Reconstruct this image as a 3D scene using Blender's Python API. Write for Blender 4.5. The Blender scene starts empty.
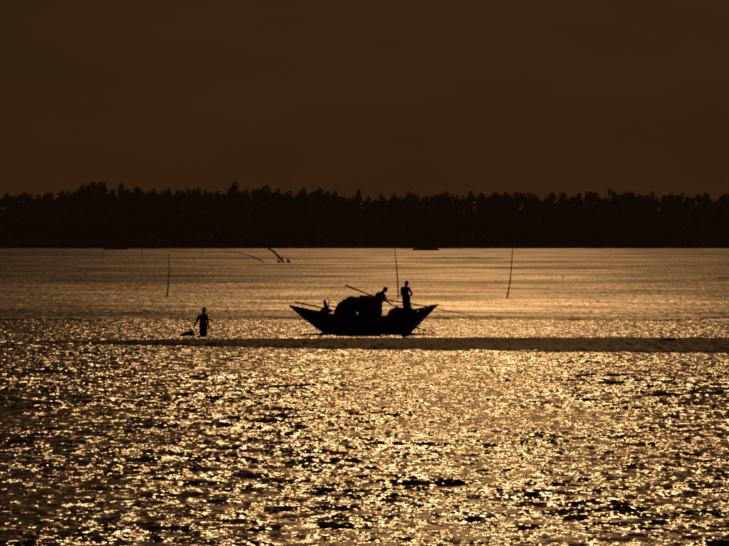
import bpy, bmesh, math, random
import numpy as np
from mathutils import Vector, Matrix, noise as mnoise
random.seed(11)
rng = np.random.default_rng(11)
R = math.radians
sc = bpy.context.scene
col = sc.collection

# ------------------------------------------------------------------ camera, sky, sun, exposure
FPX, CAMH, YH = 4050.0, 4.83, 231.7          # focal length in photo pixels, eye height, horizon row
cam_d = bpy.data.cameras.new('camera')
cam = bpy.data.objects.new('camera', cam_d)
col.objects.link(cam)
cam_d.sensor_width = 36.0
cam_d.lens = FPX / 729.0 * 36.0
cam_d.clip_start, cam_d.clip_end = 1.0, 20000.0
cam.location = (0, 0, CAMH)
cam.rotation_euler = (R(90) - math.atan((273.0 - YH) / FPX), 0, 0)
sc.camera = cam

SUN_EL, SUN_AZ = R(17.0), R(1.4)             # sun ahead of the camera, a little to the right, above the frame
world = bpy.data.worlds.new('World')
sc.world = world
world.use_nodes = True
wn, wl = world.node_tree.nodes, world.node_tree.links
wn.clear()
sky = wn.new('ShaderNodeTexSky')
sky.sky_type = 'NISHITA'
sky.sun_disc = False
sky.sun_elevation, sky.sun_rotation = SUN_EL, SUN_AZ
sky.altitude, sky.air_density, sky.dust_density, sky.ozone_density = 0, 1.0, 1.9, 1.0
tint = wn.new('ShaderNodeMix'); tint.data_type = 'RGBA'; tint.blend_type = 'MULTIPLY'
tint.inputs[0].default_value = 1.0
wl.new(sky.outputs[0], tint.inputs[6])
tc = wn.new('ShaderNodeTexCoord')
mp = wn.new('ShaderNodeMapping'); mp.inputs['Scale'].default_value = (14, 14, 40)
wl.new(tc.outputs['Generated'], mp.inputs['Vector'])
cn = wn.new('ShaderNodeTexNoise'); cn.inputs['Scale'].default_value = 1.6; cn.inputs['Detail'].default_value = 5
wl.new(mp.outputs[0], cn.inputs['Vector'])
cr = wn.new('ShaderNodeValToRGB')            # brown evening haze, a little redder and thinner in patches
cr.color_ramp.elements[0].position = 0.30; cr.color_ramp.elements[0].color = (0.80, 0.53, 0.42, 1)
cr.color_ramp.elements[1].position = 0.72; cr.color_ramp.elements[1].color = (1.02, 0.625, 0.475, 1)
wl.new(cn.outputs['Fac'], cr.inputs[0])
wl.new(cr.outputs[0], tint.inputs[7])
bg = wn.new('ShaderNodeBackground'); bg.inputs['Strength'].default_value = 0.0165
wl.new(tint.outputs[2], bg.inputs['Color'])
wo = wn.new('ShaderNodeOutputWorld')
wl.new(bg.outputs[0], wo.inputs['Surface'])

sun_d = bpy.data.lights.new('sun', 'SUN')
sun = bpy.data.objects.new('sun', sun_d)
col.objects.link(sun)
sun_d.energy, sun_d.angle, sun_d.color = 5.0, R(0.53), (1.0, 0.52, 0.195)
sdir = Vector((math.sin(SUN_AZ) * math.cos(SUN_EL), math.cos(SUN_AZ) * math.cos(SUN_EL), math.sin(SUN_EL)))
sun.rotation_euler = sdir.to_track_quat('Z', 'Y').to_euler()
sun.location = sdir * 300

vs = sc.view_settings
sc.display_settings.display_device = 'sRGB'
vs.view_transform, vs.look, vs.gamma, vs.use_curve_mapping = 'Standard', 'None', 1.0, False
vs.exposure = -4.62
sc.cycles.use_denoising = False
sc.cycles.filter_width = 2.0
sc.cycles.max_bounces = 5
sc.cycles.sample_clamp_direct = 0
sc.cycles.sample_clamp_indirect = 4
sc.cycles.caustics_reflective = False

# ------------------------------------------------------------------ helpers
def dist(py):                                  # distance of a ground row of the photograph
    return FPX * CAMH / (py - YH)
def gx(px, d):
    return (px - 364.5) * d / FPX

def tag(o, label=None, cat=None, group=None, kind=None):
    if label: o['label'] = label
    if cat: o['category'] = cat
    if group: o['group'] = group
    if kind: o['kind'] = kind
    return o

def empty(name, loc=(0, 0, 0), rz=0.0):
    o = bpy.data.objects.new(name, None)
    col.objects.link(o)
    o.location = loc; o.rotation_euler = (0, 0, rz)
    o.empty_display_size = 0.3
    return o

def mobj(name, verts, faces, mat=None, parent=None, smooth=False):
    me = bpy.data.meshes.new(name)
    me.from_pydata([tuple(v) for v in verts], [], faces)
    me.update()
    if smooth:
        me.polygons.foreach_set('use_smooth', [True] * len(me.polygons))
    o = bpy.data.objects.new(name, me)
    if mat: me.materials.append(mat)
    col.objects.link(o)
    o.parent = parent
    return o

class MB:                                      # collects shapes for one mesh
    def __init__(s): s.v, s.f = [], []
    def add(s, v, f):
        n = len(s.v); s.v += [Vector(p) for p in v]; s.f += [tuple(i + n for i in q) for q in f]
    def tube(s, pts, rads, seg=7, cap=True):
        pts = [Vector(p) for p in pts]
        if not hasattr(rads, '__len__'): rads = [rads] * len(pts)
        v, f = [], []
        up = None
        for i, p in enumerate(pts):
            t = (pts[min(i + 1, len(pts) - 1)] - pts[max(i - 1, 0)]).normalized()
            if up is None:
                up = Vector((0, 0, 1)) if abs(t.z) < .9 else Vector((1, 0, 0))
            a = t.cross(up).normalized(); b = a.cross(t).normalized(); up = b
            for k in range(seg):
                an = 2 * math.pi * k / seg
                v.append(p + (a * math.cos(an) + b * math.sin(an)) * rads[i])
        for i in range(len(pts) - 1):
            for k in range(seg):
                k2 = (k + 1) % seg
                f.append((i * seg + k, i * seg + k2, (i + 1) * seg + k2, (i + 1) * seg + k))
        if cap:
            f.append(tuple(range(seg))[::-1]); n = (len(pts) - 1) * seg
            f.append(tuple(range(n, n + seg)))
        s.add(v, f)
    def box(s, c, h, rot=None):
        v = []
        for x in (-1, 1):
            for y in (-1, 1):
                for z in (-1, 1):
                    p = Vector((x * h[0], y * h[1], z * h[2]))
                    if rot: p = rot @ p
                    v.append(Vector(c) + p)
        s.add(v, [(0, 1, 3, 2), (4, 6, 7, 5), (0, 4, 5, 1), (2, 3, 7, 6), (0, 2, 6, 4), (1, 5, 7, 3)])
    def ball(s, c, r, rot=None, n=12, m=8):
        if not hasattr(r, '__len__'): r = (r, r, r)
        v, f = [], []
        def P(x, y, z):
            p = Vector((x * r[0], y * r[1], z * r[2]))
            if rot: p = rot @ p
            return Vector(c) + p
        v.append(P(0, 0, 1))
        for j in range(1, m):
            a = math.pi * j / m
            for k in range(n):
                b = 2 * math.pi * k / n
                v.append(P(math.sin(a) * math.cos(b), math.sin(a) * math.sin(b), math.cos(a)))
        v.append(P(0, 0, -1))
        for k in range(n): f.append((0, 1 + k, 1 + (k + 1) % n))
        for j in range(m - 2):
            for k in range(n):
                a = 1 + j * n; k2 = (k + 1) % n
                f.append((a + k, a + n + k, a + n + k2, a + k2))
        e = len(v) - 1; a = 1 + (m - 2) * n
        for k in range(n): f.append((e, a + (k + 1) % n, a + k))
        s.add(v, f)
    def build(s, name, mat=None, parent=None, smooth=False):
        return mobj(name, s.v, s.f, mat, parent, smooth)

# ------------------------------------------------------------------ materials
def nmat(name):
    m = bpy.data.materials.new(name); m.use_nodes = True
    m.node_tree.nodes.clear()
    return m, m.node_tree.nodes, m.node_tree.links

def simple(name, c1, c2, scale=4.0, rough=.8, spec=.3, stretch=(1, 1, 1), bump=0.0):
    m, n, l = nmat(name)
    t = n.new('ShaderNodeTexCoord'); mp = n.new('ShaderNodeMapping'); mp.inputs['Scale'].default_value = stretch
    l.new(t.outputs['Object'], mp.inputs[0])
    no = n.new('ShaderNodeTexNoise'); no.inputs['Scale'].default_value = scale; no.inputs['Detail'].default_value = 6
    l.new(mp.outputs[0], no.inputs['Vector'])
    r = n.new('ShaderNodeValToRGB')
    r.color_ramp.elements[0].position = .32; r.color_ramp.elements[0].color = (*c1, 1)
    r.color_ramp.elements[1].position = .68; r.color_ramp.elements[1].color = (*c2, 1)
    l.new(no.outputs['Fac'], r.inputs[0])
    p = n.new('ShaderNodeBsdfPrincipled')
    p.inputs['Roughness'].default_value = rough
    p.inputs['Specular IOR Level'].default_value = spec
    l.new(r.outputs[0], p.inputs['Base Color'])
    if bump:
        b = n.new('ShaderNodeBump'); b.inputs['Distance'].default_value = bump
        l.new(no.outputs['Fac'], b.inputs['Height']); l.new(b.outputs[0], p.inputs['Normal'])
    o = n.new('ShaderNodeOutputMaterial'); l.new(p.outputs[0], o.inputs[0])
    return m

def vmath(n, l, op, a, b=None):
    q = n.new('ShaderNodeVectorMath'); q.operation = op
    for i, x in enumerate((a, b)):
        if x is None: continue
        if isinstance(x, (tuple, list)): q.inputs[i].default_value = x
        else: l.new(x, q.inputs[i])
    return q.outputs[0]

def slope(n, l, pos, size, amp, detail=1.0, w=0.0, mod=None):
    """random surface slopes (x, y, 0) of ripples of the given size in metres"""
    p = vmath(n, l, 'MULTIPLY', pos, (1 / size[0], 1 / size[1], 0))
    p = vmath(n, l, 'ADD', p, (w * 3.1, w * 7.7, w))
    t = n.new('ShaderNodeTexNoise'); t.inputs['Scale'].default_value = 1.0; t.inputs['Detail'].default_value = detail
    l.new(p, t.inputs['Vector'])
    v = vmath(n, l, 'SUBTRACT', t.outputs['Color'], (.5, .5, .5))
    v = vmath(n, l, 'MULTIPLY', v, (amp[0], amp[1], 0))
    if mod is not None:
        q = n.new('ShaderNodeVectorMath'); q.operation = 'SCALE'
        l.new(v, q.inputs[0]); l.new(mod, q.inputs['Scale']); v = q.outputs[0]
    return v

def water_material(name, slopes, rough, body, mod_size=None, mod_range=(.6, 1.3)):
    m, n, l = nmat(name)
    g = n.new('ShaderNodeNewGeometry')
    pos = g.outputs['Position']
    mod = None
    if mod_size:
        p = vmath(n, l, 'MULTIPLY', pos, (1 / mod_size[0], 1 / mod_size[1], 0))
        t = n.new('ShaderNodeTexNoise'); t.inputs['Scale'].default_value = 1; t.inputs['Detail'].default_value = 3
        l.new(p, t.inputs['Vector'])
        mr = n.new('ShaderNodeMapRange')
        mr.inputs[1].default_value, mr.inputs[2].default_value = .3, .7
        mr.inputs[3].default_value, mr.inputs[4].default_value = mod_range
        l.new(t.outputs['Fac'], mr.inputs[0]); mod = mr.outputs[0]
    acc = g.outputs['Normal']
    for i, (size, amp, det) in enumerate(slopes):
        acc = vmath(n, l, 'ADD', acc, slope(n, l, pos, size, amp, det, i + 1.0, mod))
    nor = vmath(n, l, 'NORMALIZE', acc)
    gl = n.new('ShaderNodeBsdfGlossy'); gl.distribution = 'GGX'
    gl.inputs['Roughness'].default_value = rough
    l.new(nor, gl.inputs['Normal'])
    df = n.new('ShaderNodeBsdfDiffuse'); df.inputs['Color'].default_value = (*body, 1)
    fr = n.new('ShaderNodeFresnel'); fr.inputs['IOR'].default_value = 1.33
    l.new(nor, fr.inputs['Normal'])
    mx = n.new('ShaderNodeMixShader')
    l.new(fr.outputs[0], mx.inputs[0]); l.new(df.outputs[0], mx.inputs[1]); l.new(gl.outputs[0], mx.inputs[2])
    o = n.new('ShaderNodeOutputMaterial'); l.new(mx.outputs[0], o.inputs[0])
    return m, n, l, gl, mx, pos

M = {}
M['water'] = water_material('choppy_water',
    [((.105, .115), (1.50, .85), 2.0), ((.46, .50), (.80, .50), 2.0), ((.24, .9), (.95, .55), 1.0)], .148, (.030, .020, .011),
    (7.0, 16.0), (.75, 1.2))[0]

def flat_material(name='wet_flat', wlo=.23, whi=.68, rlo=.33, rhi=.46, body=(.055, .038, .022), wnear=1.22):
    """wet tidal flat: a film of water with fine ripples, broken by strips of damp mud"""
    m, n, l, gl, mx, pos = water_material(name, [((.16, .8), (.80, .30), 2.0), ((.30, 4.0), (.75, .40), 2.0), ((1.4, 12.0), (.12, .14), 2.0)], .40, body)
    def streak(size, det, w, lo, hi, a, b):
        p = vmath(n, l, 'MULTIPLY', pos, (1 / size[0], 1 / size[1], 0)); p = vmath(n, l, 'ADD', p, (w, w * 2.3, w))
        t = n.new('ShaderNodeTexNoise'); t.inputs['Scale'].default_value = 1; t.inputs['Detail'].default_value = det
        l.new(p, t.inputs['Vector'])
        mr = n.new('ShaderNodeMapRange')
        for i, x in enumerate((lo, hi, a, b)): mr.inputs[i + 1].default_value = x
        l.new(t.outputs['Fac'], mr.inputs[0]); return mr.outputs[0]
    r1 = streak((30, 26), 5, 3.0, .35, .65, rlo, rhi)
    l.new(r1, gl.inputs['Roughness'])
    w1 = streak((8, 6), 5, 9.0, .34, .62, wlo, whi)
    w2 = streak((45, 38), 5, 5.0, .36, .60, .45, 1.0)
    wm = n.new('ShaderNodeMath'); wm.operation = 'MULTIPLY'
    l.new(w1, wm.inputs[0]); l.new(w2, wm.inputs[1]); 
    sp = n.new('ShaderNodeSeparateXYZ'); l.new(pos, sp.inputs[0])          # wetter towards the channel
    wy = n.new('ShaderNodeMapRange')
    for i, x in enumerate((290.0, 430.0, wnear, .74)): wy.inputs[i + 1].default_value = x
    l.new(sp.outputs['Y'], wy.inputs[0])
    wq = n.new('ShaderNodeMath'); wq.operation = 'MULTIPLY'
    l.new(wm.outputs[0], wq.inputs[0]); l.new(wy.outputs[0], wq.inputs[1]); wet = wq.outputs[0]
    old = mx.inputs[0].links[0].from_socket
    mu = n.new('ShaderNodeMath'); mu.operation = 'MULTIPLY'
    l.new(old, mu.inputs[0]); l.new(wet, mu.inputs[1]); l.new(mu.outputs[0], mx.inputs[0])
    return m
M['flat'] = flat_material()
M['sand'] = flat_material('wet_sand', .070, .085, .42, .50, (.21, .145, .085), .9)
M['mud'] = simple('dark_mud', (.06, .043, .028), (.09, .065, .042), .3, .9, .2)
M['bed'] = simple('river_bed', (.08, .06, .04), (.11, .08, .05), .1, .9, .1)
M['wood'] = simple('tarred_wood', (.035, .024, .016), (.075, .050, .032), 6, .75, .3, (.3, 2, 2), .004)
M['deck'] = simple('deck_wood', (.10, .07, .045), (.16, .115, .075), 6, .8, .25, (.3, 2, 2), .003)
M['bamboo'] = simple('bamboo', (.12, .085, .045), (.20, .15, .08), 5, .6, .3, (.2, 2, 2))
M['mat'] = simple('woven_mat', (.055, .042, .028), (.11, .085, .055), 14, .9, .15, (1, 1, 1), .006)
M['net'] = simple('fishing_net', (.03, .028, .024), (.07, .06, .05), 18, .9, .15, (1, 1, 1), .01)
M['rope'] = simple('rope', (.10, .08, .05), (.16, .12, .08), 20, .9, .1)
M['skin'] = simple('skin', (.115, .060, .035), (.15, .080, .048), 5, .6, .3)
M['hair'] = simple('hair', (.010, .009, .008), (.018, .015, .012), 20, .5, .4)
M['lungi'] = simple('lungi_cloth', (.06, .05, .07), (.10, .075, .08), 9, .9, .15)
M['shorts'] = simple('shorts_cloth', (.035, .04, .05), (.06, .06, .07), 9, .9, .15)
M['shirt'] = simple('shirt_cloth', (.10, .07, .05), (.16, .11, .08), 9, .9, .15)
M['bark'] = simple('bark', (.05, .038, .026), (.10, .075, .05), 3, .9, .1)

def leaf_material(name, c1, c2):
    m, n, l = nmat(name)
    g = n.new('ShaderNodeNewGeometry')
    r = n.new('ShaderNodeValToRGB')
    r.color_ramp.elements[0].color = (*c1, 1); r.color_ramp.elements[1].color = (*c2, 1)
    l.new(g.outputs['Random Per Island'], r.inputs[0])
    d = n.new('ShaderNodeBsdfDiffuse'); t = n.new('ShaderNodeBsdfTranslucent')
    l.new(r.outputs[0], d.inputs[0]); l.new(r.outputs[0], t.inputs[0])
    mx = n.new('ShaderNodeMixShader'); mx.inputs[0].default_value = .35
    l.new(d.outputs[0], mx.inputs[1]); l.new(t.outputs[0], mx.inputs[2])
    o = n.new('ShaderNodeOutputMaterial'); l.new(mx.outputs[0], o.inputs[0])
    return m
M['leaf'] = leaf_material('mangrove_leaves', (.040, .055, .018), (.075, .095, .032))

# ------------------------------------------------------------------ the setting
# river bed: one sheet under everything, to the horizon
v = [(-9000, -300, -.46), (9000, -300, -.46), (9000, 14000, -.46), (-9000, 14000, -.46)]
tag(mobj('ground', v, [(0, 1, 2, 3)], M['bed']), kind='structure')

FLAT_Y = dist(320.0)                           # 221 m: the choppy channel ends against the tidal flat
SHORE = 1200.0

def bar_edges(x):
    """near and far edge (metres from the camera) of the sand bar at x"""
    px = 364.5 + x * FPX / 175.0
    t = min(max((px + 60) / 560.0, 0), 1); t = t * t * (3 - 2 * t)
    far = dist(340.9 - 4.9 * t + .25 * mnoise.noise((x * .12, 3.3, 0)))
    near = dist(342.6 + 10.2 * t + .35 * mnoise.noise((x * .15, 8.1, 0)) + 3.2 * max(px - 430, 0) / 300)
    if px < 30:                                  # the bar runs out under water at its left end
        far = near = (near + far) / 2
    return near, far

def river():
    """one grid of real waves: fine near the view, coarse beyond"""
    def axis(dense, out):
        return np.concatenate([out[0], dense, out[1]])
    xd = np.arange(-24, 24.01, .13)
    gr = 24 + np.cumsum(.13 * 1.25 ** np.arange(1, 34)); gr = gr[gr < 1500]
    xs = np.concatenate([-gr[::-1], xd, gr])
    yd = np.arange(56, 226.1, .125)
    lo = 56 - np.cumsum(.125 * 1.2 ** np.arange(1, 40)); lo = lo[lo > -250]
    ys = np.concatenate([lo[::-1], yd, [227, 229, 233]])
    X, Y = np.meshgrid(xs, ys)
    Z = np.zeros_like(X); DX = np.zeros_like(X); DY = np.zeros_like(X)
    # long low swell of the channel plus wind chop running mostly towards the camera
    n = 46
    for i in range(n):
        lam = .55 * (2.4 / .55) ** (i / (n - 1))
        k = 2 * math.pi / lam
        th = R(-90) + rng.normal(0, .7)
        a = 0.0028 * lam ** 1.0 * (1.25 if .9 < lam < 2.0 else .85)
        kx, ky = k * math.cos(th), k * math.sin(th)
        ph = kx * X + ky * Y + rng.uniform(0, 6.283)
        Z += a * np.cos(ph)
        q = .75
        DX -= q * a * math.cos(th) * np.sin(ph); DY -= q * a * math.sin(th) * np.sin(ph)
    # gusts: patches of higher and lower chop
    g = np.zeros_like(X)
    for i in range(7):
        th = rng.uniform(0, 6.283); k = 2 * math.pi / rng.uniform(7, 26)
        g += np.cos(k * (math.cos(th) * X * 1.0 + math.sin(th) * Y * .6) + rng.uniform(0, 6.283))
    amp = 1.0 + .16 * g
    amp *= np.clip((226 - Y) / 60, .12, 1.0) ** .8     # calmer in the shelter behind the bar
    sheltered = np.clip((Y - 160) / 25, 0, 1)
    amp *= 1 - .25 * sheltered
    amp *= 1 - .4 * np.clip((Y - 125) / 30, 0, 1)
    far_out = np.clip((np.abs(X) - 24) / 10, 0, 1); amp *= 1 - far_out
    amp *= np.clip((Y - 20) / 36, 0, 1)
    X2, Y2, Z2 = X + DX * amp, Y + DY * amp, Z * amp
    nv, (h, w) = X.size, X.shape
    me = bpy.data.meshes.new('river')
    me.vertices.add(nv)
    me.vertices.foreach_set('co', np.stack([X2, Y2, Z2], -1).astype(np.float32).ravel())
    idx = np.arange(nv).reshape(h, w)
    q = np.stack([idx[:-1, :-1], idx[:-1, 1:], idx[1:, 1:], idx[1:, :-1]], -1).reshape(-1)
    nf = q.size // 4
    me.loops.add(q.size); me.loops.foreach_set('vertex_index', q.astype(np.int32))
    me.polygons.add(nf)
    me.polygons.foreach_set('loop_start', np.arange(0, q.size, 4, dtype=np.int32))
    me.polygons.foreach_set('use_smooth', np.ones(nf, dtype=bool))
    me.update(calc_edges=True)
    me.materials.append(M['water'])
    o = bpy.data.objects.new('river', me); col.objects.link(o)
    tag(o, kind='structure')
river()

def tidal_flat():
    xs = np.concatenate([np.linspace(-1500, -60, 25), np.arange(-58, 58.1, .5), np.linspace(60, 1500, 25)])
    prof = [(0.0, -.10), (.5, .015), (1.6, .045), (12, .05), (60, .05), (200, .05), (500, .05), (SHORE - FLAT_Y + 20, .05)]
    v, f = [], []
    for x in xs:
        e = FLAT_Y + 3.5 * mnoise.noise((x * .07, 1.7, 0)) + 3.0 * mnoise.noise((x * .3, 5.7, 0)) + 2.0 * mnoise.noise((x * .9, 2.7, 0))
        for d, z in prof:
            v.append((x, e + d if d < 60 else FLAT_Y + d, z))
    n = len(prof)
    for i in range(len(xs) - 1):
        for j in range(n - 1):
            f.append((i * n + j, (i + 1) * n + j, (i + 1) * n + j + 1, i * n + j + 1))
    tag(mobj('tidal_flat', v, f, M['flat'], smooth=True), kind='structure')
tidal_flat()

def sand_bar(name, edges, xs, hgt, mat):
    v, f = [], []
    m = 9
    for x in xs:
        a, b = edges(x)
        for j in range(m):
            t = j / (m - 1)
            h = hgt * min(1, .45 + max(x + 15.6, 0) / 14) * (1 - abs(2 * t - 1) ** 3) - .07 + .004 * mnoise.noise((x * .7, t * 9, 2))
            v.append((x, a + (b - a) * t, h if 0 < j < m - 1 else -.25))
    for i in range(len(xs) - 1):
        for j in range(m - 1):
            f.append((i * m + j, (i + 1) * m + j, (i + 1) * m + j + 1, i * m + j + 1))
    return tag(mobj(name, v, f, mat, smooth=True), kind='structure')
sand_bar('sand_bar', bar_edges, np.concatenate([np.arange(-15.6, 40, .3), np.arange(40, 400, 10)]), .16, M['sand'])

# far bank and land behind it
v, f = [], []
xs = list(np.linspace(-4000, -160, 12)) + list(np.arange(-155, 156, 2.5)) + list(np.linspace(160, 4000, 12))
prof = [(-3, 0.0), (-.5, .18), (2.0, .5), (12, .8), (60, 1.0), (400, 1.2), (6000, 1.5)]
for x in xs:
    for d, z in prof:
        v.append((x, SHORE + d + (1.3 * mnoise.noise((x * .08, .3, 0)) if d < 20 else 0), z))
n = len(prof)
for i in range(len(xs) - 1):
    for j in range(n - 1):
        f.append((i * n + j, (i + 1) * n + j, (i + 1) * n + j + 1, i * n + j + 1))
tag(mobj('far_bank', v, f, M['mud'], smooth=True), kind='structure')

# ------------------------------------------------------------------ the far mangrove wood
def leaf_quads(pts, size, jit=.5):
    """leaf clusters: irregular four-point faces, one per point"""
    pts = np.asarray(pts); n = len(pts)
    a = rng.normal(size=(n, 3)); a /= np.linalg.norm(a, axis=1)[:, None]
    b = rng.normal(size=(n, 3)); b -= a * (a * b).sum(1)[:, None]; b /= np.linalg.norm(b, axis=1)[:, None]
    s = (size * (1 - jit + 2 * jit * rng.random(n)))[:, None]
    e = .5 + .5 * rng.random((n, 1))
    v = np.stack([pts + a * s, pts + b * s * e, pts - a * s * .8, pts - b * s * e * .7], 1).reshape(-1, 3)
    f = np.arange(4 * n).reshape(n, 4)
    return v.tolist(), f.tolist()

def ball_pts(n, c, r):
    d = rng.normal(size=(n, 3)); d /= np.linalg.norm(d, axis=1)[:, None]
    return np.asarray(c) + d * (rng.random((n, 1)) ** .45) * np.asarray(r)

def tree_proto(k):
    """a mangrove of height 1.0 unit = 10 m: trunk with limbs, crown of leaf clusters"""
    t = MB()
    lean = rng.uniform(-.35, .35, 2)
    top = 8.2
    pts = [(lean[0] * (z / 8) ** 2 + rng.normal(0, .06), lean[1] * (z / 8) ** 2, z) for z in (-.4, 1.5, 3.2, 5, 6.6, top)]
    t.tube(pts, [.20, .16, .14, .11, .07, .03], 6)
    cl = []
    nl = int(rng.integers(8, 12)); lead = rng.uniform(.58, .92)
    wide = rng.uniform(.75, 1.25)
    for i in range(nl):
        z = 2.4 + 5.6 * (i + rng.random()) / nl
        an = rng.uniform(0, 6.283); ln = wide * rng.uniform(.7, 1.7) * (1.15 - .075 * z)
        j = min(range(6), key=lambda q: abs(pts[q][2] - z))
        p0 = Vector((pts[j][0], pts[j][1], z - .4))
        p1 = p0 + Vector((math.cos(an) * ln, math.sin(an) * ln, rng.uniform(.4, 1.3)))
        t.tube([p0, (p0 + p1) / 2 + Vector((0, 0, -.08)), p1], [.07, .045, .02], 5)
        cl.append((p1, (rng.uniform(.55, 1.05) * wide, rng.uniform(.55, 1.05) * wide, rng.uniform(.5, 1.0))))
    for q in range(3):                          # ragged leader
        cl.append((Vector((pts[-1][0] + rng.normal(0, .35), pts[-1][1] + rng.normal(0, .35), 7.8 + q * .55)),
                   (lead - .12 * q, lead - .12 * q, .8)))
    P = np.concatenate([ball_pts(int(150 * (r[0] * r[1] * r[2]) ** .5 + 40), tuple(c), r) for c, r in cl])
    sprays = ball_pts(110, (lean[0], lean[1], 6.0), (1.7 * wide, 1.7 * wide, 3.4))
    P = np.concatenate([P, sprays])
    lv, lf = leaf_quads(P, .165)
    return t, lv, lf
protos = []
for k in range(12):
    t, lv, lf = tree_proto(k)
    tm = bpy.data.meshes.new('trunk'); tm.from_pydata([tuple(p) for p in t.v], [], t.f); tm.materials.append(M['bark'])
    cm = bpy.data.meshes.new('crown'); cm.from_pydata(lv, [], lf); cm.materials.append(M['leaf'])
    ztop = max(p[2] for p in lv)
    protos.append((tm, cm, ztop))

SKY = [(-60, 193), (0, 195), (30, 193), (60, 194), (74, 193), (80, 187), (90, 184.5), (98, 185), (104, 184), (110, 194), (120, 186), (127, 191), (136, 188), (150, 190),
       (165, 190), (180, 188), (192, 189), (206, 187), (216, 190), (228, 192), (236, 184.5), (246, 189), (256, 187.5), (272, 189), (286, 190),
       (300, 188), (322, 189), (335, 192), (347, 197), (357, 193), (366, 198), (376, 196), (392, 194.5), (412, 194), (432, 194), (447, 192),
       (462, 194), (480, 193), (500, 193), (516, 193), (532, 195), (552, 195), (572, 195), (592, 194), (603, 195), (613, 191), (622, 192),
       (640, 194), (662, 195), (682, 194), (702, 195), (729, 193), (800, 194)]
def skyline(px):
    return float(np.interp(px, [p[0] for p in SKY], [p[1] for p in SKY]))

def plant_tree(px, d, h, label, wide=1.0, group='trees of the far wood'):
    tm, cm, zt = protos[int(rng.integers(len(protos)))]
    s = h / zt
    o = empty('mangrove_tree', (gx(px, d), d, .75), rng.uniform(0, 6.283))
    o.scale = (s * wide, s * wide, s)
    for nm, me in (('trunk', tm), ('crown', cm)):
        c = bpy.data.objects.new(nm, me); col.objects.link(c); c.parent = o
    tag(o, label, 'tree', group)
    return o

special = {
    81: 'squarish dark tree at the left end of the tall clump on the far wood',
    91: 'broad dark tree in the middle of the tall clump at left of the far wood',
    103: 'pointed dark tree at the right end of the tall clump on the far wood',
    120: 'slim dark spire of a tree just right of the tall clump on the far wood',
    236: 'tall dark tree rising above its neighbours over the two bent branches',
    357: 'small pointed tree standing alone in the dip of the far skyline',
    613: 'dark treetop poking up highest on the right half of the far skyline',
}
def tree_label(px, front=False):
    kind = 'lower dark mangrove fronting the far wood, ' if front else 'dark mangrove merged into the far treeline, '
    for lim, where in ((76, 'left of the tall clump'), (130, 'at the tall clump on the left'), (228, 'between the tall clump and the bent branches'),
                       (347, 'between the bent branches and the skyline dip'), (510, 'above the boat, up to the bowed stake')):
        if px < lim: return kind + where
    return kind + 'right of the bowed stake'
pxs = []
x = -52.0
while x < 785:
    pxs.append(x); x += rng.uniform(6.0, 9.5)
for px in sorted(special):
    pxs = [p for p in pxs if abs(p - px) > 5.5]
for px, lab in special.items():
    d = 1216
    h = (248 - skyline(px)) * d / FPX + .4
    plant_tree(px, d, h, lab, {81: 1.0, 91: 1.15, 103: .85, 120: .75}.get(px, .95), 'treetops that stand out of the far wood')
for px in pxs:                                  # the skyline row
    d = 1216 + rng.uniform(-5, 8)
    h = (248 - skyline(px)) * d / FPX + rng.uniform(-1.5, .3)
    plant_tree(px, d, h, tree_label(px), rng.uniform(.9, 1.35))
for row, (d0, lo, hi, step) in enumerate([(1236, -3.2, -1.0, 9.5), (1204, -5.5, -2.6, 12.0)]):
    x = -50 + 4 * row
    while x < 780:
        d = d0 + rng.uniform(-4, 4)
        h = (248 - skyline(x)) * d / FPX + rng.uniform(lo, hi)
        plant_tree(x, d, h, tree_label(x, row == 1), rng.uniform(.95, 1.35))
        x += step * rng.uniform(.75, 1.25)

def thicket():
    """undergrowth at the feet of the trees and the wood going on deeper and to both sides: one dense mass"""
    P = []
    n = 30000
    xx = rng.uniform(-125, 125, n); yy = SHORE + rng.uniform(1.0, 48, n)
    top = 5.5 + 3.2 * np.array([mnoise.noise((a * .11, b * .11, 1)) for a, b in zip(xx, yy)]) + .05 * (yy - SHORE)
    zz = .4 + rng.random(n) ** .8 * top
    P.append(np.stack([xx, yy, zz], 1))
    n = 16000                                   # deeper wood behind, lower than the skyline
    xx = rng.uniform(-150, 150, n); yy = SHORE + rng.uniform(48, 90, n)
    top = 11.0 + 1.8 * np.array([mnoise.noise((a * .13, b * .05, 4)) for a, b in zip(xx, yy)])
    P.append(np.stack([xx, yy, .5 + rng.random(n) * top], 1))
    n = 46000                                   # beyond the frame on both sides
    xx = rng.uniform(122, 330, n) * rng.choice([-1, 1], n); yy = SHORE + rng.uniform(1, 40, n)
    top = 13 + 4 * np.array([mnoise.noise((a * .15, b * .1, 7)) for a, b in zip(xx, yy)])
    P.append(np.stack([xx, yy, .4 + rng.random(n) * top], 1))
    P = np.concatenate(P)
    lv, lf = leaf_quads(P, .62)
    o = mobj('mangrove_thicket', lv, lf, M['leaf'])
    tag(o, 'black mass of undergrowth along the foot of the far wood', 'thicket', kind='stuff')
thicket()

def islet(px, py, wpx, hpx, label):
    d = dist(py)
    w = wpx * d / FPX; h = hpx * d / FPX
    o = empty('bush_islet', (gx(px, d), d, .03))
    m = MB()
    m.ball((0, 0, 0), (w * .52, 2.4, .32), n=20, m=8)
    m.build('mud_mound', M['mud'], o, True)
    P = []
    for i in range(9):
        t = -1 + 2 * (i + .5) / 9
        hh = h * (1 - t * t) ** .5
        P.append(ball_pts(130, (t * w * .42 + rng.normal(0, .1), rng.normal(0, .5), hh * .45), (w * .1, .8, hh * .55 + .08)))
    lv, lf = leaf_quads(np.concatenate(P), .16)
    mobj('foliage', lv, lf, M['leaf'], o)
    tag(o, label, 'islet')
islet(116, 249.6, 25, 3.0, 'low dark bushy islet off the far bank below the tall clump of trees')
islet(426.5, 250.6, 29, 3.6, 'low dark bushy islet off the far bank, right of the tall leaning pole')

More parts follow.
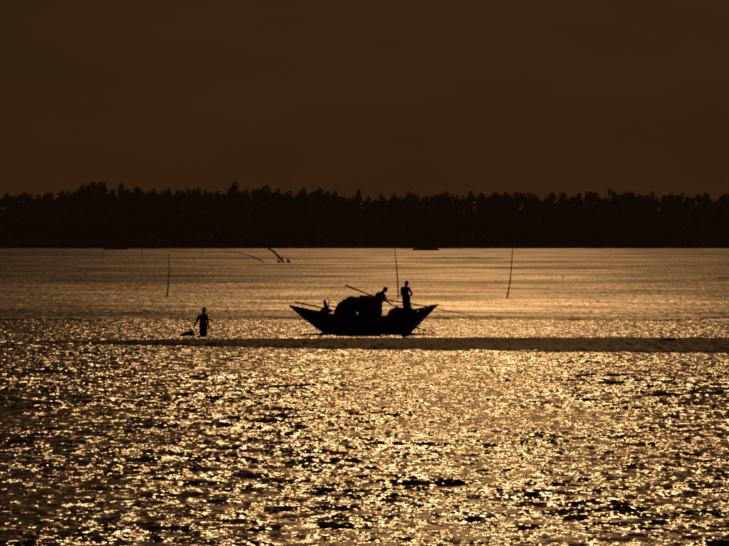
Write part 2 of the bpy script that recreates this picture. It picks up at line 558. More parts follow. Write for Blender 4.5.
# ------------------------------------------------------------------ stakes and driftwood on the flat
def stake(px_py, r, label, name='fishing_stake', twig=None):
    """a bare bamboo stake; the points run from its foot up, as (column, row) pairs at its own distance"""
    d = dist(px_py[0][1])
    s = d / FPX
    x0, y0 = px_py[0]
    o = empty(name, (gx(x0, d), d, .04))
    pts = [((x - x0) * s, rng.normal(0, .03), (y0 - y) * s) for x, y in px_py]
    pts = [(0, 0, -.35)] + pts
    m = MB(); m.tube(pts, [r * 1.1] + list(np.linspace(r, r * .45, len(pts) - 1)), 7)
    m.build('pole', M['bamboo'], o, True)
    k = MB()
    for i in range(1, 5):
        a = Vector(pts[1]).lerp(Vector(pts[-1]), i / 5.5)
        b = [p for p in pts if p[2] <= a.z][-1]
        j = pts.index(b)
        if j + 1 < len(pts):
            t = (a.z - b[2]) / max(pts[j + 1][2] - b[2], 1e-4); a = Vector(b).lerp(Vector(pts[j + 1]), t)
        k.ball(a, (r * 1.15, r * 1.15, r * .5), n=8, m=4)
    k.build('node_ring', M['bamboo'], o, True)
    tag(o, label, 'stake')
    return o
stake([(167.2, 297), (167.8, 290), (168.4, 281), (169.0, 272), (169.2, 254)], .055, 'thin crooked stake standing on the flat at left, above the wading person')
stake([(398.4, 298), (397.8, 286), (397.2, 274), (396.0, 262), (394.8, 249)], .055, 'tall thin leaning stake rising behind the boat beside the standing man')
stake([(507.0, 299), (508.6, 290), (510.4, 280), (511.4, 268), (512.6, 248)], .055, 'tall thin bowed stake alone on the flat at right of the boat')
stake([(103.6, 258), (103.6, 249)], .07, 'short far stake directly below the left bushy islet')
stake([(142.5, 257), (142.4, 248.5)], .07, 'short far stake right of the left bushy islet')
stake([(64.0, 256.5), (64.2, 250.5)], .05, 'very short faint stake near the far bank at far left')
stake([(202.0, 257), (202.2, 250.5)], .05, 'very short faint stake near the far bank left of the bent branches')
stake([(563.0, 279.5), (562.6, 276.5), (563.4, 275)], .05, 'tiny stub of a stake on the flat right of the bowed stake')

def branch(pts, r0, r1, label, twigs=()):
    d = dist(pts[-1][1]); s = d / FPX
    x0, y0 = pts[-1]
    o = empty('bent_branch', (gx(x0, d), d, .04))
    P = [((x - x0) * s, .25 * i, (y0 - y) * s) for i, (x, y) in enumerate(reversed(pts))]
    P = [(P[0][0] + .05, 0, -.4)] + P
    m = MB(); m.tube(P, list(np.linspace(r0, r1, len(P))), 7)
    m.build('stem', M['bark'], o, True)
    for tw in twigs:
        q = MB(); Q = [((x - x0) * s, .1, (y0 - y) * s) for x, y in tw]
        q.tube(Q, list(np.linspace(r0 * .6, r0 * .2, len(Q))), 6)
        q.build('twig', M['bark'], o, True)
    tag(o, label, 'branch')
    return o
branch([(225, 253.6), (232, 252.6), (240, 253.4), (247, 255), (254, 257.6), (260, 260.4), (264, 262.8)], .10, .05,
       'thin low bent branch arching left on the far flat')
branch([(256, 244), (262, 245.6), (268, 248.4), (273, 251.5), (278, 256.2), (283.8, 263)], .19, .09,
       'thick bent branch arching up to the left in front of the far wood', [[(281.5, 260.4), (282.6, 257.4), (283.2, 256)]])
def stump(px, py, h, lean, label):
    d = dist(py); s = d / FPX
    o = empty('broken_stump', (gx(px, d), d, .04))
    m = MB()
    m.tube([(0, 0, -.2), (lean * .5, 0, h * .5), (lean, 0, h)], [.26, .17, .05], 7)
    m.build('stem', M['bark'], o, True)
    m = MB(); m.tube([(.3, .05, -.1), (.12, .02, h * .35), (-.02, 0, h * .62)], [.12, .09, .03], 6)
    m.build('twig', M['bark'], o, True)
    tag(o, label, 'stump')
stump(279.0, 263, .55, -.2, 'small broken stump at the foot of the thick bent branch, on its left')
stump(288.6, 263, .68, -.22, 'small pointed stump just right of the thick bent branch')

def mud_ridge(pa, pb, hpx, label):
    (xa, ya), (xb, yb) = pa, pb
    d1, d2 = dist(ya), dist(yb)
    A = Vector((gx(xa, d1), d1, .05)); B = Vector((gx(xb, d2), d2, .05))
    L = (B - A).length; N = 40
    o_loc = (A + B) / 2
    v, f = [], []
    s = d1 / FPX
    for i in range(N + 1):
        t = i / N
        c = A.lerp(B, t) - o_loc
        e = math.sin(math.pi * t) ** .5
        h = hpx * s * e * (.75 + .5 * mnoise.noise((t * 12, ya, 0)))
        w = 1.2 * e + .02
        c.y += .8 * mnoise.noise((t * 7, ya, 4))
        for dy, z in ((-w, -.05), (-w * .4, h * .8), (0, h), (w * .5, h * .7), (w, -.05)):
            v.append((c.x, c.y + dy, z))
    for i in range(N):
        for j in range(4):
            f.append((i * 5 + j, (i + 1) * 5 + j, (i + 1) * 5 + j + 1, i * 5 + j + 1))
    o = mobj('mud_ridge', v, f, M['mud'], smooth=True); o.location = o_loc
    tag(o, label, 'mud ridge')
mud_ridge((404, 258), (515, 258.8), 1.1, 'long thin dark mud ridge on the far flat below the right bushy islet')
mud_ridge((712, 279), (745, 278.6), .9, 'short dark mud ridge at the right edge of the far flat')
mud_ridge((-12, 276.6), (22, 277), .8, 'short dark mud ridge at the left edge of the far flat')
mud_ridge((700, 319.5), (748, 317.4), 1.2, 'dark mud lip at the right edge where the choppy channel meets the flat')

def driftwood():
    d = dist(343.0)
    o = empty('driftwood', (gx(668, d), d, .09), .05); o.scale = (.75, .7, .6)
    m = MB(); m.tube([(-.62, 0, 0), (-.2, .03, .06), (.15, 0, .09), (.42, -.03, .07)], [.02, .06, .10, .05], 8)
    m.build('log', M['bark'], o, True)
    m = MB(); m.tube([(.1, 0, .08), (.3, .12, .15), (.45, .2, .16)], [.05, .035, .012], 6)
    m.build('twig', M['bark'], o, True)
    tag(o, 'short dark piece of driftwood lying on the sand bar at right', 'driftwood')
driftwood()

# ------------------------------------------------------------------ the boat
BD = dist(333.0)
BS = BD / FPX                                   # metres per photo pixel at the boat
def bx(px): return (px - 364.0) * BS
def bz(py): return (333.0 - py) * BS
boat = empty('fishing_boat', (gx(364, BD), BD, 0))
tag(boat, 'black wooden fishing boat with upswept ends and a round mat canopy', 'boat')

SH = [(-3.53, 1.285), (-3.0, 1.17), (-2.5, 1.06), (-2.0, .95), (-1.5, .84), (-1, .78), (0, .74), (1, .77), (1.5, .80), (2.0, .84), (2.4, .90), (2.8, 1.02), (3.2, 1.18), (3.47, 1.31)]
KL = [(-3.53, 1.235), (-2.78, .60), (-1.95, .0), (-1.3, -.2), (0, -.24), (1.4, -.2), (2.25, .0), (2.78, .56), (3.47, 1.27)]
WD = [(-3.53, .05), (-3.0, .28), (-2.4, .50), (-1.6, .74), (-.6, .88), (.4, .90), (1.4, .80), (2.2, .58), (2.9, .30), (3.47, .06)]
def ip(tb, x): return float(np.interp(x, [p[0] for p in tb], [p[1] for p in tb]))
def hull():
    st = list(np.linspace(-3.53, 3.47, 41)); prof = 8
    def section(x, off):
        zs, zk, w = ip(SH, x), ip(KL, x), max(ip(WD, x) - off, .01)
        pts = []
        for j in range(-prof, prof + 1):
            t = abs(j) / prof
            y = w * (1 - (1 - t) ** 1.9) ** .8
            z = zk + off * .8 + (zs - zk - off * .8) * t ** 1.7
            pts.append((x, math.copysign(y, j) if j else 0, z))
        return pts
    v, f = [], []
    W = 2 * prof + 1
    for x in st: v += section(x, 0)
    for i in range(len(st) - 1):
        for j in range(W - 1):
            f.append((i * W + j, i * W + j + 1, (i + 1) * W + j + 1, (i + 1) * W + j))
    o = mobj('hull', v, f, M['wood'], boat, True)
    md = o.modifiers.new('thickness', 'SOLIDIFY'); md.thickness = .045; md.offset = -1
    # strake lines: thin battens along the outside, one mesh each
    for s in (-1, 1):
        for t in (.42, .62, .80):
            m = MB()
            pts = []
            for x in np.linspace(-3.2, 3.15, 24):
                zs, zk, w = ip(SH, x), ip(KL, x), ip(WD, x)
                pts.append((x, s * (w * (1 - (1 - t) ** 1.9) ** .8 + .008), zk + (zs - zk) * t ** 1.7))
            m.tube(pts, .013, 5); m.build('strake', M['wood'], o, True)
        m = MB()
        m.tube([(x, s * (ip(WD, x) + .01), ip(SH, x) + .012) for x in np.linspace(-3.5, 3.44, 30)], .038, 6)
        m.build('gunwale', M['wood'], o, True)
    for sx in (-1, 1):
        m = MB()
        x = -3.53 if sx < 0 else 3.47
        z = ip(SH, x)
        m.tube([(x * .93, 0, z - .11), (x, 0, z + .0), (x * 1.006, 0, z + .03)], [.07, .05, .03], 7)
        m.build('stem_post', M['wood'], o, True)
    return o
HULL = hull()

def boards(x0, x1, z0, z1, n, name='deck_plank'):
    for i in range(n):
        t = (i + .5) / n
        x = x0 + (x1 - x0) * t; z = z0 + (z1 - z0) * t
        w = max(ip(WD, x) - .06, .05)
        m = MB(); m.box((x, 0, z + rng.normal(0, .004)), (abs(x1 - x0) / n * .47, w, .018))
        m.build(name, M['deck'], boat)
boards(1.55, 2.75, .74, .93, 8)                 # fore deck, where one man stands
boards(-3.1, -1.7, 1.06, .82, 8)                # after deck
def floor_boards():
    for i in range(7):
        y = -.42 + .14 * i
        m = MB(); m.box((.1, y, .46), (1.45, .064, .016)); m.build('floor_plank', M['deck'], boat)
    for x in (-1.2, -.5, .3, 1.35):
        m = MB(); m.box((x, 0, .41), (.05, .62, .03)); m.build('floor_beam', M['wood'], boat)
floor_boards()

# raised wash rail with struts at the right end
for s in (-1, 1):
    m = MB()
    m.tube([(2.28, s * .56, 1.09), (2.75, s * .37, 1.17), (3.2, s * .19, 1.27), (3.5, s * .04, 1.33)], .036, 6)
    rail = m.build('wash_rail', M['wood'], boat, True)
    for x in (2.32, 2.48, 2.66, 2.80, 2.95, 3.1):
        m = MB(); y = s * np.interp(x, [2.28, 3.5], [.55, .05])
        m.box((x, y, (ip(SH, x) + 1.09 + (x - 2.28) * .19) / 2), (.068, .02, (1.12 + (x - 2.28) * .19 - ip(SH, x)) / 2))
        m.build('strut', M['wood'], rail)
m = MB(); m.tube([(3.15, 0, 1.29), (3.45, 0, 1.335), (3.60, 0, 1.36)], [.05, .035, .018], 6); m.build('stem_spike', M['wood'], boat, True)

# mat canopy: a barrel of woven panels over bamboo hoops, round at its left end, a hole through both sides
CH = [(-1.42, 1.02), (-1.34, 1.18), (-1.25, 1.36), (-1.08, 1.50), (-.85, 1.60), (-.55, 1.66), (-.2, 1.69), (.3, 1.68), (.82, 1.64)]
CW = [(-1.42, .30), (-1.3, .56), (-1.1, .72), (-.8, .80), (-.3, .84), (.82, .82)]
def cpoint(x, a, grow=0.0):
    h = ip(CH, x) - .70 + grow; w = ip(CW, x) + grow
    c, s = math.cos(a), math.sin(a)
    return Vector((x, math.copysign(abs(c) ** .75, c) * w, .70 + h * abs(s) ** .8))
def canopy():
    root = None
    xs = [-1.42, -1.38, -1.34, -1.3, -1.25, -1.17, -1.08, -.97, -.85, -.7, -.55, -.415, -.35, -.285, -.22, -.1, .05, .2, .38, .55, .7, .82]
    NA = 28
    v, f = [], []
    for x in xs:
        for k in range(NA + 1):
            p = cpoint(x, math.pi * k / NA)
            w = .030 * mnoise.noise((x * 6, k * .6, 1.0)) + .010 * mnoise.noise((x * 19, k * 1.7, 6.0))
            v.append(p + Vector((0, 0, w)))
    W = NA + 1
    for i in range(len(xs) - 1):
        for k in range(NA):
            q = (i * W + k, i * W + k + 1, (i + 1) * W + k + 1, (i + 1) * W + k)
            c = sum((v[j] for j in q), Vector()) / 4
            if -.36 < c.x < -.27 and .91 < c.z < 1.02: continue        # the small hole
            f.append(q)
    nv = len(v)                                   # closed left end
    v.append(Vector((-1.43, 0, .75)))
    for k in range(NA): f.append((k + 1, k, nv))
    root = mobj('canopy', v, f, M['mat'], boat)
    md = root.modifiers.new('thickness', 'SOLIDIFY'); md.thickness = .022; md.offset = 0
    for x in (-1.1, -.62, -.08, .36, .8):
        m = MB(); m.tube([cpoint(x, math.pi * k / 24, .022) for k in range(25)], .016, 5)
        m.build('hoop', M['bamboo'], root, True)
    for a in (.33, .5, .67):
        m = MB(); m.tube([cpoint(x, math.pi * a, .035) for x in np.linspace(-1.05, .86, 9)], .014, 5)
        m.build('batten', M['bamboo'], root, True)
    m = MB()
    for i in range(160):                           # frayed palm ends along the ridge and the open end
        x = rng.uniform(-1.2, .84); a = math.pi * rng.uniform(.32, .68)
        p = cpoint(x, a, .01)
        m.tube([p, p + Vector((rng.normal(0, .05), rng.normal(0, .05), rng.uniform(.01, .09)))], [.009, .003], 4)
    fr = m.build('palm_fringe', M['mat'], root); fr['kind'] = 'stuff'
    # tattered gable that closes most of the open end, in the shade of the roof
    vv = [cpoint(.80, math.pi * k / 16, -.03) for k in range(17)] + [Vector((.80, 0, .72))]
    mobj('end_screen', vv, [(k, k + 1, 17) for k in range(16)], M['mat'], root).modifiers.new('thickness', 'SOLIDIFY').thickness = .02
    # small upright stick on the ridge
    m = MB(); m.tube([(bx(371.8), .05, 1.66), (bx(371.6), .05, bz(289.4))], [.018, .010], 6); m.build('upright_stick', M['bamboo'], root, True)
    m = MB(); m.tube([(bx(373.8), .0, 1.66), (bx(374.4), .0, bz(291.8))], [.018, .012], 6); m.build('upright_stick', M['bamboo'], root, True)
canopy()

# left end fittings: forked post, tall thin peg, cross rail
def fork():
    m = MB()
    m.tube([(bx(326.5), 0, .80), (bx(326.2), 0, bz(308)), (bx(325.2), 0, bz(304)), (bx(324.3), 0, bz(300))], [.11, .095, .085, .05], 8)
    o = m.build('mooring_post', M['wood'], boat, True)
    m = MB(); m.tube([(bx(327.0), .03, .85), (bx(328.6), .03, bz(304)), (bx(329.4), .03, bz(298.6))], [.06, .030, .012], 6)
    m.build('peg', M['wood'], o, True)
    m = MB(); m.tube([(bx(327), 0, bz(306.3)), (bx(339), 0, bz(306.8))], .026, 6); m.build('cross_rail', M['bamboo'], boat, True)
    m = MB(); m.ball((bx(325.5), 0, bz(310.6)), (.24, .22, .16), n=14, m=8); m.ball((bx(329), .1, bz(311)), (.16, .2, .09)); m.ball((bx(322.4), -.05, bz(311.5)), (.16, .2, .09))
    ob = m.build('rope_coil', M['rope'], boat, True)
fork()
def rod(name, pts, r, mat, label, cat, y=0.0, blade=None):
    A = Vector((bx(pts[0][0]), y, bz(pts[0][1])))
    o = empty(name, Vector((gx(364, BD), BD, 0)) + A)
    P = [Vector((bx(a), y + (p3[0] if p3 else 0), bz(b))) - A for a, b, *p3 in pts]
    m = MB(); m.tube(P, list(np.linspace(r[0], r[1], len(P))), 7); m.build('shaft', mat, o, True)
    if blade:
        m = MB(); d = (P[1] - P[0]).normalized()
        m.box(d * blade * .5, (blade * .5, .05, .035), d.to_track_quat('X', 'Z').to_matrix()); m.build('blade', mat, o)
    tag(o, label, cat)
    return o
rod('oar', [(345.3, 285.2), (354, 288.7), (364, 292.6), (374, 296.6)], (.040, .030), M['bamboo'],
    'thick dark oar sticking up to the left from the canopy roof', 'oar', -.12, .5)
rod('punt_pole', [(359.5, 295.7), (375, 297.6), (388, 300), (400, 301.8), (412, 303.6), (425, 306), (438, 308.8), (450, 311.2), (461, 313.4), (472.5, 315.6)], (.040, .014), M['bamboo'],
    'long thin bowed punt pole lying across the boat and out over its right end', 'pole', -.62)
rod('steering_oar', [(294.6, 302), (304, 304), (314, 306.2), (325, 308.6), (337, 311.2)], (.040, .032), M['bamboo'],
    'straight steering oar resting over the left end of the boat', 'oar', .12, .6)

def heap(name, loc, rad, label, cat, mat, bumps=60, drape=0):
    """lumpy pile of net: displaced dome with loose strands"""
    v, f = [], []
    na, nr = 28, 9
    v.append((0, 0, rad[2]))
    for j in range(1, nr + 1):
        a = (math.pi / 2) * j / nr
        for k in range(na):
            b = 2 * math.pi * k / na
            d = Vector((math.sin(a) * math.cos(b), math.sin(a) * math.sin(b), math.cos(a)))
            q = 1 + .20 * mnoise.noise(d * 2.3 + Vector(loc)) + .10 * mnoise.noise(d * 6 + Vector(loc))
            v.append((d.x * rad[0] * q, d.y * rad[1] * q, max(d.z, 0) * rad[2] * q))
    for k in range(na): f.append((0, 1 + k, 1 + (k + 1) % na))
    for j in range(nr - 1):
        for k in range(na):
            a = 1 + j * na; f.append((a + k, a + na + k, a + na + (k + 1) % na, a + (k + 1) % na))
    o = mobj(name, v, f, mat, None, False); o.location = loc
    m = MB()
    for i in range(bumps):
        p = Vector(v[int(rng.integers(1, len(v)))])
        q = p * 1.06 + Vector((rng.normal(0, .07), rng.normal(0, .07), rng.uniform(-.02, .07)))
        r2 = q + Vector((rng.normal(0, .08), rng.normal(0, .08), -.03))
        m.tube([p, q, r2], .008, 4)
    s = m.build('loose_strand', M['rope'], o); s['kind'] = 'stuff'
    tag(o, label, cat)
    return o
bo = Vector((gx(364, BD), BD, 0))
heap('net_pile', bo + Vector((1.56, .0, .77)), (.47, .42, .45), 'dark pile of fishing net between the two men in the boat', 'net', M['net'])
heap('net_pile', bo + Vector((2.14, -.32, .84)), (.38, .20, .36), 'dark bundle of net at the feet of the standing man', 'net', M['net'], 30)

def gangplank():
    o = empty('boarding_plank', bo + Vector((2.42, -.55, .30)))
    for i in range(3):
        m = MB(); d = Vector((1.18, -.12 + .02 * i, -.34)); L = d.length
        rot = d.to_track_quat('X', 'Z').to_matrix()
        m.box(d * .5 + Vector((0, .13 * i, 0)), (L * .5, .055, .017), rot); m.build('plank', M['wood'], o)
    for t in (.12, .4, .7):
        m = MB(); m.box(Vector((1.18, -.1, -.34)) * t + Vector((0, .13, -.035)), (.035, .22, .018)); m.build('cleat', M['wood'], o)
    for x in (.2, .42, .66):
        m = MB(); m.tube([(x, .1, -.33 * x / 1.18), (x - .06, .12, -.62)], .02, 6); m.build('prop', M['bamboo'], o, True)
    tag(o, 'dark sloping plank on props leaning from the right end of the boat to the water', 'plank')
gangplank()
# mooring line from the right end
r = MB(); A, B = Vector((2.9, -.3, .75)), Vector((3.75, -1.2, -.05))
r.tube([A.lerp(B, t / 8) + Vector((0, 0, -.10 * math.sin(math.pi * t / 8))) for t in range(9)], .010, 5)
o = r.build('mooring_rope', M['rope'], None, True); o.location = bo; tag(o, 'thin mooring rope running down from the right end of the boat to the water', 'rope')

# ------------------------------------------------------------------ people: one remeshed body each, hair and clothes as children
def frame_rot(d, up=Vector((0, 0, 1))):
    d = d.normalized(); x = d.cross(up)
    if x.length < 1e-3: x = Vector((1, 0, 0))
    x.normalize(); y = x.cross(d)
    return x, y, d
def capsule(m, p0, r0, p1, r1, n=10):
    p0, p1 = Vector(p0), Vector(p1)
    m.tube([p0, p0.lerp(p1, .35), p0.lerp(p1, .7), p1], [r0, r0 + (r1 - r0) * .25, r0 + (r1 - r0) * .75, r1], n)
    m.ball(p0, r0, n=n, m=6); m.ball(p1, r1, n=n, m=6)

def hand(m, wrist, d, palm_n, side, curl=.5):
    """palm, four fingers of unequal length bent at the knuckles, and a thumb leaving the side of the palm"""
    d = Vector(d).normalized(); nrm = Vector(palm_n); nrm = (nrm - d * nrm.dot(d)).normalized()
    sd = d.cross(nrm).normalized() * side
    w = Vector(wrist)
    rot = Matrix((d, sd, nrm)).transposed()
    m.ball(w + d * .048, (.056, .040, .017), rot)
    for i, (ln, o) in enumerate(((.070, .029), (.080, .010), (.074, -.010), (.056, -.028))):
        b = w + d * .092 + sd * o
        k1 = b + (d * math.cos(curl * .7) + nrm * math.sin(curl * .7)) * ln * .5
        k2 = k1 + (d * math.cos(curl * 1.7) + nrm * math.sin(curl * 1.7)) * ln * .45
        capsule(m, b - d * .02, .0105, k1, .0095, 7); capsule(m, k1, .0095, k2, .008, 7)
    b = w + d * .030 + sd * .030
    k1 = b + (d * .65 + sd * .65 + nrm * .25).normalized() * .040
    k2 = k1 + (d * .9 + sd * .15 + nrm * .4).normalized() * .032
    capsule(m, b, .0135, k1, .011, 7); capsule(m, k1, .011, k2, .009, 7)

def person(name, loc, J, label, look, hands, clothes, feet_dir=(0, -1, 0)):
    J = {k: Vector(p) for k, p in J.items()}
    m = MB()
    # trunk
    ch, pe, nk, hd = J['chest'], J['pelvis'], J['neck'], J['head']
    sh = (J['shoulder_r'] - J['shoulder_l'])
    ax = sh.normalized(); upv = (ch - pe).normalized(); fw = ax.cross(upv).normalized(); upv = fw.cross(ax).normalized()
    rot = Matrix((ax, fw, upv)).transposed()
    m.ball(ch, (.168, .110, .17), rot, 16, 10)
    m.ball(pe.lerp(ch, .5), (.150, .10, .17), rot, 16, 10)
    m.ball(pe, (.155, .105, .12), rot, 16, 10)
    capsule(m, pe, .10, ch, .11, 12)
    for s in 'lr': capsule(m, ch + upv * .09, .08, J['shoulder_' + s], .064)
    capsule(m, ch + upv * .10, .080, nk, .064); capsule(m, nk, .064, hd - (hd - nk) * .25, .060)
    # head with a face
    look = Vector(look).normalized()
    hu = (hd - nk).normalized(); hx = look.cross(hu).normalized(); hu = hx.cross(look).normalized()
    hr = Matrix((hx, look, hu)).transposed()
    m.ball(hd + hu * 0.0230, (0.0839, 0.1058, 0.1092), hr, 18, 12)
    m.ball(hd + look * 0.0345 - hu * 0.0633, (0.0633, 0.0667, 0.0690), hr, 14, 8)
    m.ball(hd + look * 0.1104 - hu * 0.0172, (0.0149, 0.0230, 0.0253), hr, 8, 6)
    m.ball(hd + look * 0.0920 + hu * 0.0345, (0.0575, 0.0230, 0.0161), hr, 10, 6)
    m.ball(hd + look * 0.0989 - hu * 0.0713, (0.0276, 0.0115, 0.0115), hr, 8, 6)
    for s in (-1, 1):
        m.ball(hd + hx * 0.0874 * s - hu * 0.0057, (0.0138, 0.0230, 0.0368), hr, 8, 6)
        m.ball(hd + hx * 0.0345 * s + look * 0.0943 + hu * 0.0092, (0.0149, 0.0115, 0.0103), hr, 8, 6)
    # limbs
    for s in 'lr':
        capsule(m, J['shoulder_' + s], .064, J['elbow_' + s], .045)
        capsule(m, J['elbow_' + s], .046, J['wrist_' + s], .031)
        el = J['elbow_' + s].lerp(J['wrist_' + s], .25); m.ball(el, .041)
        capsule(m, J['hip_' + s], .088, J['knee_' + s], .056, 12)
        capsule(m, J['knee_' + s], .057, J['ankle_' + s], .036, 12)
        cf = J['knee_' + s].lerp(J['ankle_' + s], .28) - Vector(feet_dir) * .015; m.ball(cf, (.055, .055, .09))
        a = J['ankle_' + s]; fd = Vector(feet_dir).normalized()
        capsule(m, a - fd * .03 - Vector((0, 0, .035)), .036, a + fd * .12 - Vector((0, 0, .05)), .028)
        capsule(m, a + fd * .12 - Vector((0, 0, .05)), .030, a + fd * .18 - Vector((0, 0, .056)), .020)
        hand(m, J['wrist_' + s], *hands[s])
    o = m.build(name, M['skin'])
    md = o.modifiers.new('r', 'REMESH'); md.mode = 'VOXEL'; md.voxel_size = .0085; md.use_smooth_shade = True
    ms = o.modifiers.new('s', 'SMOOTH'); ms.factor = .5; ms.iterations = 3
    dg = bpy.context.evaluated_depsgraph_get(); dg.update()
    me = bpy.data.meshes.new_from_object(o.evaluated_get(dg)); old = o.data
    o.modifiers.clear(); o.data = me; bpy.data.meshes.remove(old); me.name = name
    if not me.materials: me.materials.append(M['skin'])
    o.location = loc
    tag(o, label, 'person')
    # hair: a shell over the skull with a ragged edge
    v, f = [], []
    na, nr = 26, 9
    v.append(hd + hu * .146)
    for j in range(1, nr + 1):
        for k in range(na):
            b = 2 * math.pi * k / na
            fr = math.sin(b)                      # +1 at the brow, -1 at the nape
            amax = R(104) - R(34) * max(fr, 0) + R(16) * max(-fr, 0)
            a = amax * j / nr
            w = 1.0 + .035 * mnoise.noise((k * .9, j * .8, loc[0]))
            p = Vector((math.sin(a) * math.cos(b) * .0955, math.sin(a) * math.sin(b) * .116, math.cos(a) * .122)) * w
            v.append(hd + hu * .02 + hr @ p)
    for k in range(na): f.append((0, 1 + k, 1 + (k + 1) % na))
    for j in range(nr - 1):
        for k in range(na):
            a = 1 + j * na; f.append((a + k, a + na + k, a + na + (k + 1) % na, a + (k + 1) % na))
    mobj('hair', v, f, M['hair'], o, True).modifiers.new('thickness', 'SOLIDIFY').thickness = .014
    for c in clothes: c(o, J, rot)
    return o

def tube_cloth(name, mat, rings, fold=.05, thick=.008):
    """cloth as rings (centre, half width x, half depth y) from the waist down"""
    def mk(o, J, rot):
        v, f = [], []
        na = 36
        for i, (c, a, b) in enumerate(rings):
            t = i / (len(rings) - 1)
            for k in range(na):
                an = 2 * math.pi * k / na
                w = 1 + fold * t * math.sin(an * 7 + i * .4) + fold * .6 * t * math.sin(an * 3 + 1)
                v.append(Vector(c) + Vector((math.cos(an) * a * w, math.sin(an) * b * w, 0)))
        for i in range(len(rings) - 1):
            for k in range(na):
                f.append((i * na + k, i * na + (k + 1) % na, (i + 1) * na + (k + 1) % na, (i + 1) * na + k))
        q = mobj(name, v, f, mat, o, True); q.modifiers.new('thickness', 'SOLIDIFY').thickness = thick
    return mk

# man standing on the fore deck, elbows out, both hands in front of his waist
SX = 2.07
person('person', bo + Vector((SX, 0, .855)),
    dict(ankle_l=(-.13, .0, .06), ankle_r=(.10, .02, .06), knee_l=(-.14, -.03, .43), knee_r=(.07, -.02, .43), hip_l=(-.15, 0, .80), hip_r=(.02, 0, .80),
         pelvis=(-.065, 0, .88), chest=(-.10, 0, 1.19), neck=(-.075, -.01, 1.38), head=(-.045, -.03, 1.500),
         shoulder_l=(-.268, 0, 1.285), shoulder_r=(.062, 0, 1.285), elbow_l=(-.285, -.02, 1.00), elbow_r=(.225, -.02, .995), wrist_l=(-.20, -.20, .90), wrist_r=(.10, -.20, .925)),
    'man standing upright in the boat, bare-chested in a long wrap skirt, elbows bent', (.35, -1, -.15),
    {'l': ((.8, -.5, .05), (.2, .3, -1), -1, .9), 'r': ((-.8, -.5, .05), (-.2, .3, -1), 1, .9)},
    [tube_cloth('wrap_skirt', M['lungi'], [((-.075, 0, .985), .166, .125), ((-.07, 0, .90), .182, .135), ((-.06, 0, .78), .182, .135), ((-.05, 0, .60), .178, .135), ((-.035, 0, .42), .190, .14), ((-.01, 0, .24), .208, .15)])])

# man bending forward at the open end of the canopy
person('person', bo + Vector((.74, -.12, .476)),
    dict(ankle_l=(-.10, .09, .06), ankle_r=(.02, -.09, .06), knee_l=(-.05, .10, .46), knee_r=(.05, -.10, .45), hip_l=(-.06, .09, .88), hip_r=(-.04, -.09, .88),
         pelvis=(-.05, 0, .95), chest=(.03, .0, 1.27), neck=(.135, -.01, 1.475), head=(.265, -.03, 1.590),
         shoulder_l=(-.14, -.08, 1.365), shoulder_r=(.195, .08, 1.385), elbow_l=(.02, -.24, 1.16), elbow_r=(.325, .06, 1.06), wrist_l=(.27, -.30, 1.05), wrist_r=(.57, -.02, .87)),
    'man bending forward in the boat beside the canopy, reaching down with both arms', (1, -.1, -.55),
    {'l': ((.9, -.1, -.35), (0, -.4, -1), -1, .9), 'r': ((.9, .1, -.4), (0, .4, -1), 1, .9)},
    [tube_cloth('wrap_skirt', M['lungi'], [((-.05, 0, 1.02), .140, .150), ((-.05, 0, .94), .165, .172), ((-.04, 0, .80), .155, .185), ((-.02, 0, .62), .135, .19), ((-.03, 0, .44), .135, .195)]),
     tube_cloth('shirt', M['shirt'], [((.10, 0, 1.495), .07, .07), ((.065, 0, 1.465), .14, .11), ((.04, 0, 1.42), .165, .125), ((.02, 0, 1.35), .205, .15), ((.015, 0, 1.28), .22, .155), ((.02, 0, 1.22), .215, .16), ((-.01, 0, 1.08), .195, .17), ((-.03, 0, .97), .190, .18)], .02)], (1, -.1, 0))

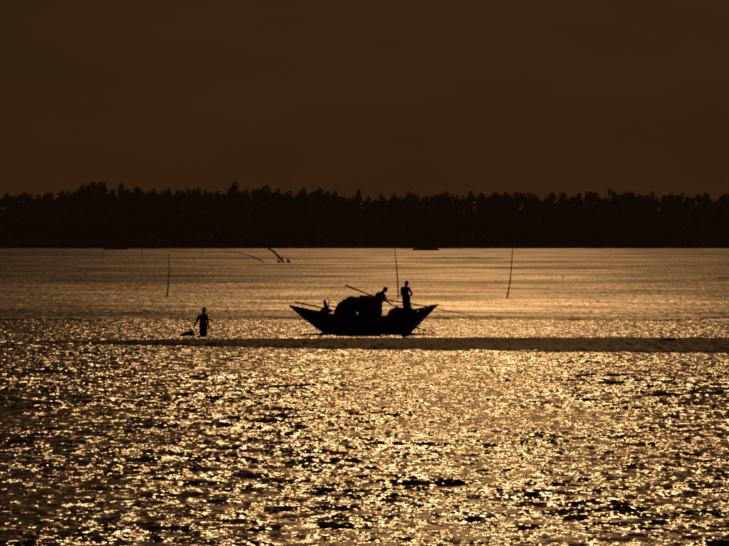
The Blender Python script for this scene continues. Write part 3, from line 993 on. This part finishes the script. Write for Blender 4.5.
# man wading, one hand towing a net bundle
WDD = dist(335.4)
wp = Vector((gx(203.0, WDD), WDD, 0))
person('person', wp + Vector((0, 0, -.385)),
    dict(ankle_l=(-.10, .0, .06), ankle_r=(.12, .05, .06), knee_l=(-.08, -.04, .43), knee_r=(.09, .0, .43), hip_l=(-.075, 0, .82), hip_r=(.095, 0, .82),
         pelvis=(.01, 0, .90), chest=(.0, 0, 1.20), neck=(.02, -.01, 1.40), head=(.045, -.02, 1.555),
         shoulder_l=(-.175, 0, 1.29), shoulder_r=(.165, 0, 1.31), elbow_l=(-.30, -.05, 1.02), elbow_r=(.225, .02, 1.01), wrist_l=(-.41, -.12, .82), wrist_r=(.245, -.04, .77)),
    'man wading up to his shins in the channel at left, towing a dark bundle', (-.3, -1, -.1),
    {'l': ((-.35, -.2, -.9), (.9, 0, -.3), 1, 1.1), 'r': ((.1, -.1, -1), (-1, 0, 0), -1, .5)},
    [tube_cloth('wrapped_loincloth', M['shorts'], [((.01, 0, .99), .145, .115), ((.01, 0, .92), .168, .130), ((.008, 0, .80), .178, .135), ((.006, 0, .64), .170, .138), ((.006, 0, .50), .168, .14), ((.006, 0, .38), .165, .14)], .03)])
nb = heap('net_bundle', wp + Vector((-.70, -.1, -.04)), (.26, .30, .22), 'dark bundle of net floating at the left hand of the wading man', 'net', M['net'], 40)
m = MB(); m.ball((.16, 0, .13), (.13, .14, .16), n=14, m=8); m.ball((-.2, 0, .06), (.2, .18, .07), n=14, m=8); m.build('fold', M['net'], nb, True)
m = MB(); m.tube([(.17, .0, .27), (.22, -.02, .36), (.27, -.03, .43)], [.022, .012, .012], 6); m.build('tow_line', M['rope'], nb, True)

# rolled mats and a sack on the canopy roof, a basket by the left end
o = empty('rolled_mat', bo + Vector((.18, -.10, 1.68)))
m = MB(); m.tube([(-.36, 0, .05), (-.1, .02, .06), (.2, .0, .055), (.42, .02, .05)], [.02, .05, .055, .04], 10); m.build('roll', M['mat'], o, True)
for x in (-.2, .2):
    m = MB(); m.tube([(x - .012, 0, .057), (x + .012, 0, .057)], .058, 10); m.build('tie', M['rope'], o, True)
tag(o, 'rolled dark mat lying along the canopy roof beside the bending man', 'mat')
heap('sack', bo + Vector((-.62, .05, 1.64)), (.20, .2, .085), 'low dark lumpy sack on the left shoulder of the canopy roof', 'sack', M['net'], 16)

# evening haze: even, thin air over the whole river
m = MB(); m.box((0, 2000, 14.0), (2600, 2300, 16.0))
hz = m.build('haze')
mat, n, l = nmat('thin_haze')
pv = n.new('ShaderNodeVolumePrincipled')
pv.inputs['Color'].default_value = (.95, .88, .78, 1)
pv.inputs['Density'].default_value = 5.5e-5
pv.inputs['Anisotropy'].default_value = .55
om = n.new('ShaderNodeOutputMaterial'); l.new(pv.outputs[0], om.inputs['Volume'])
hz.data.materials.append(mat)
tag(hz, kind='stuff')
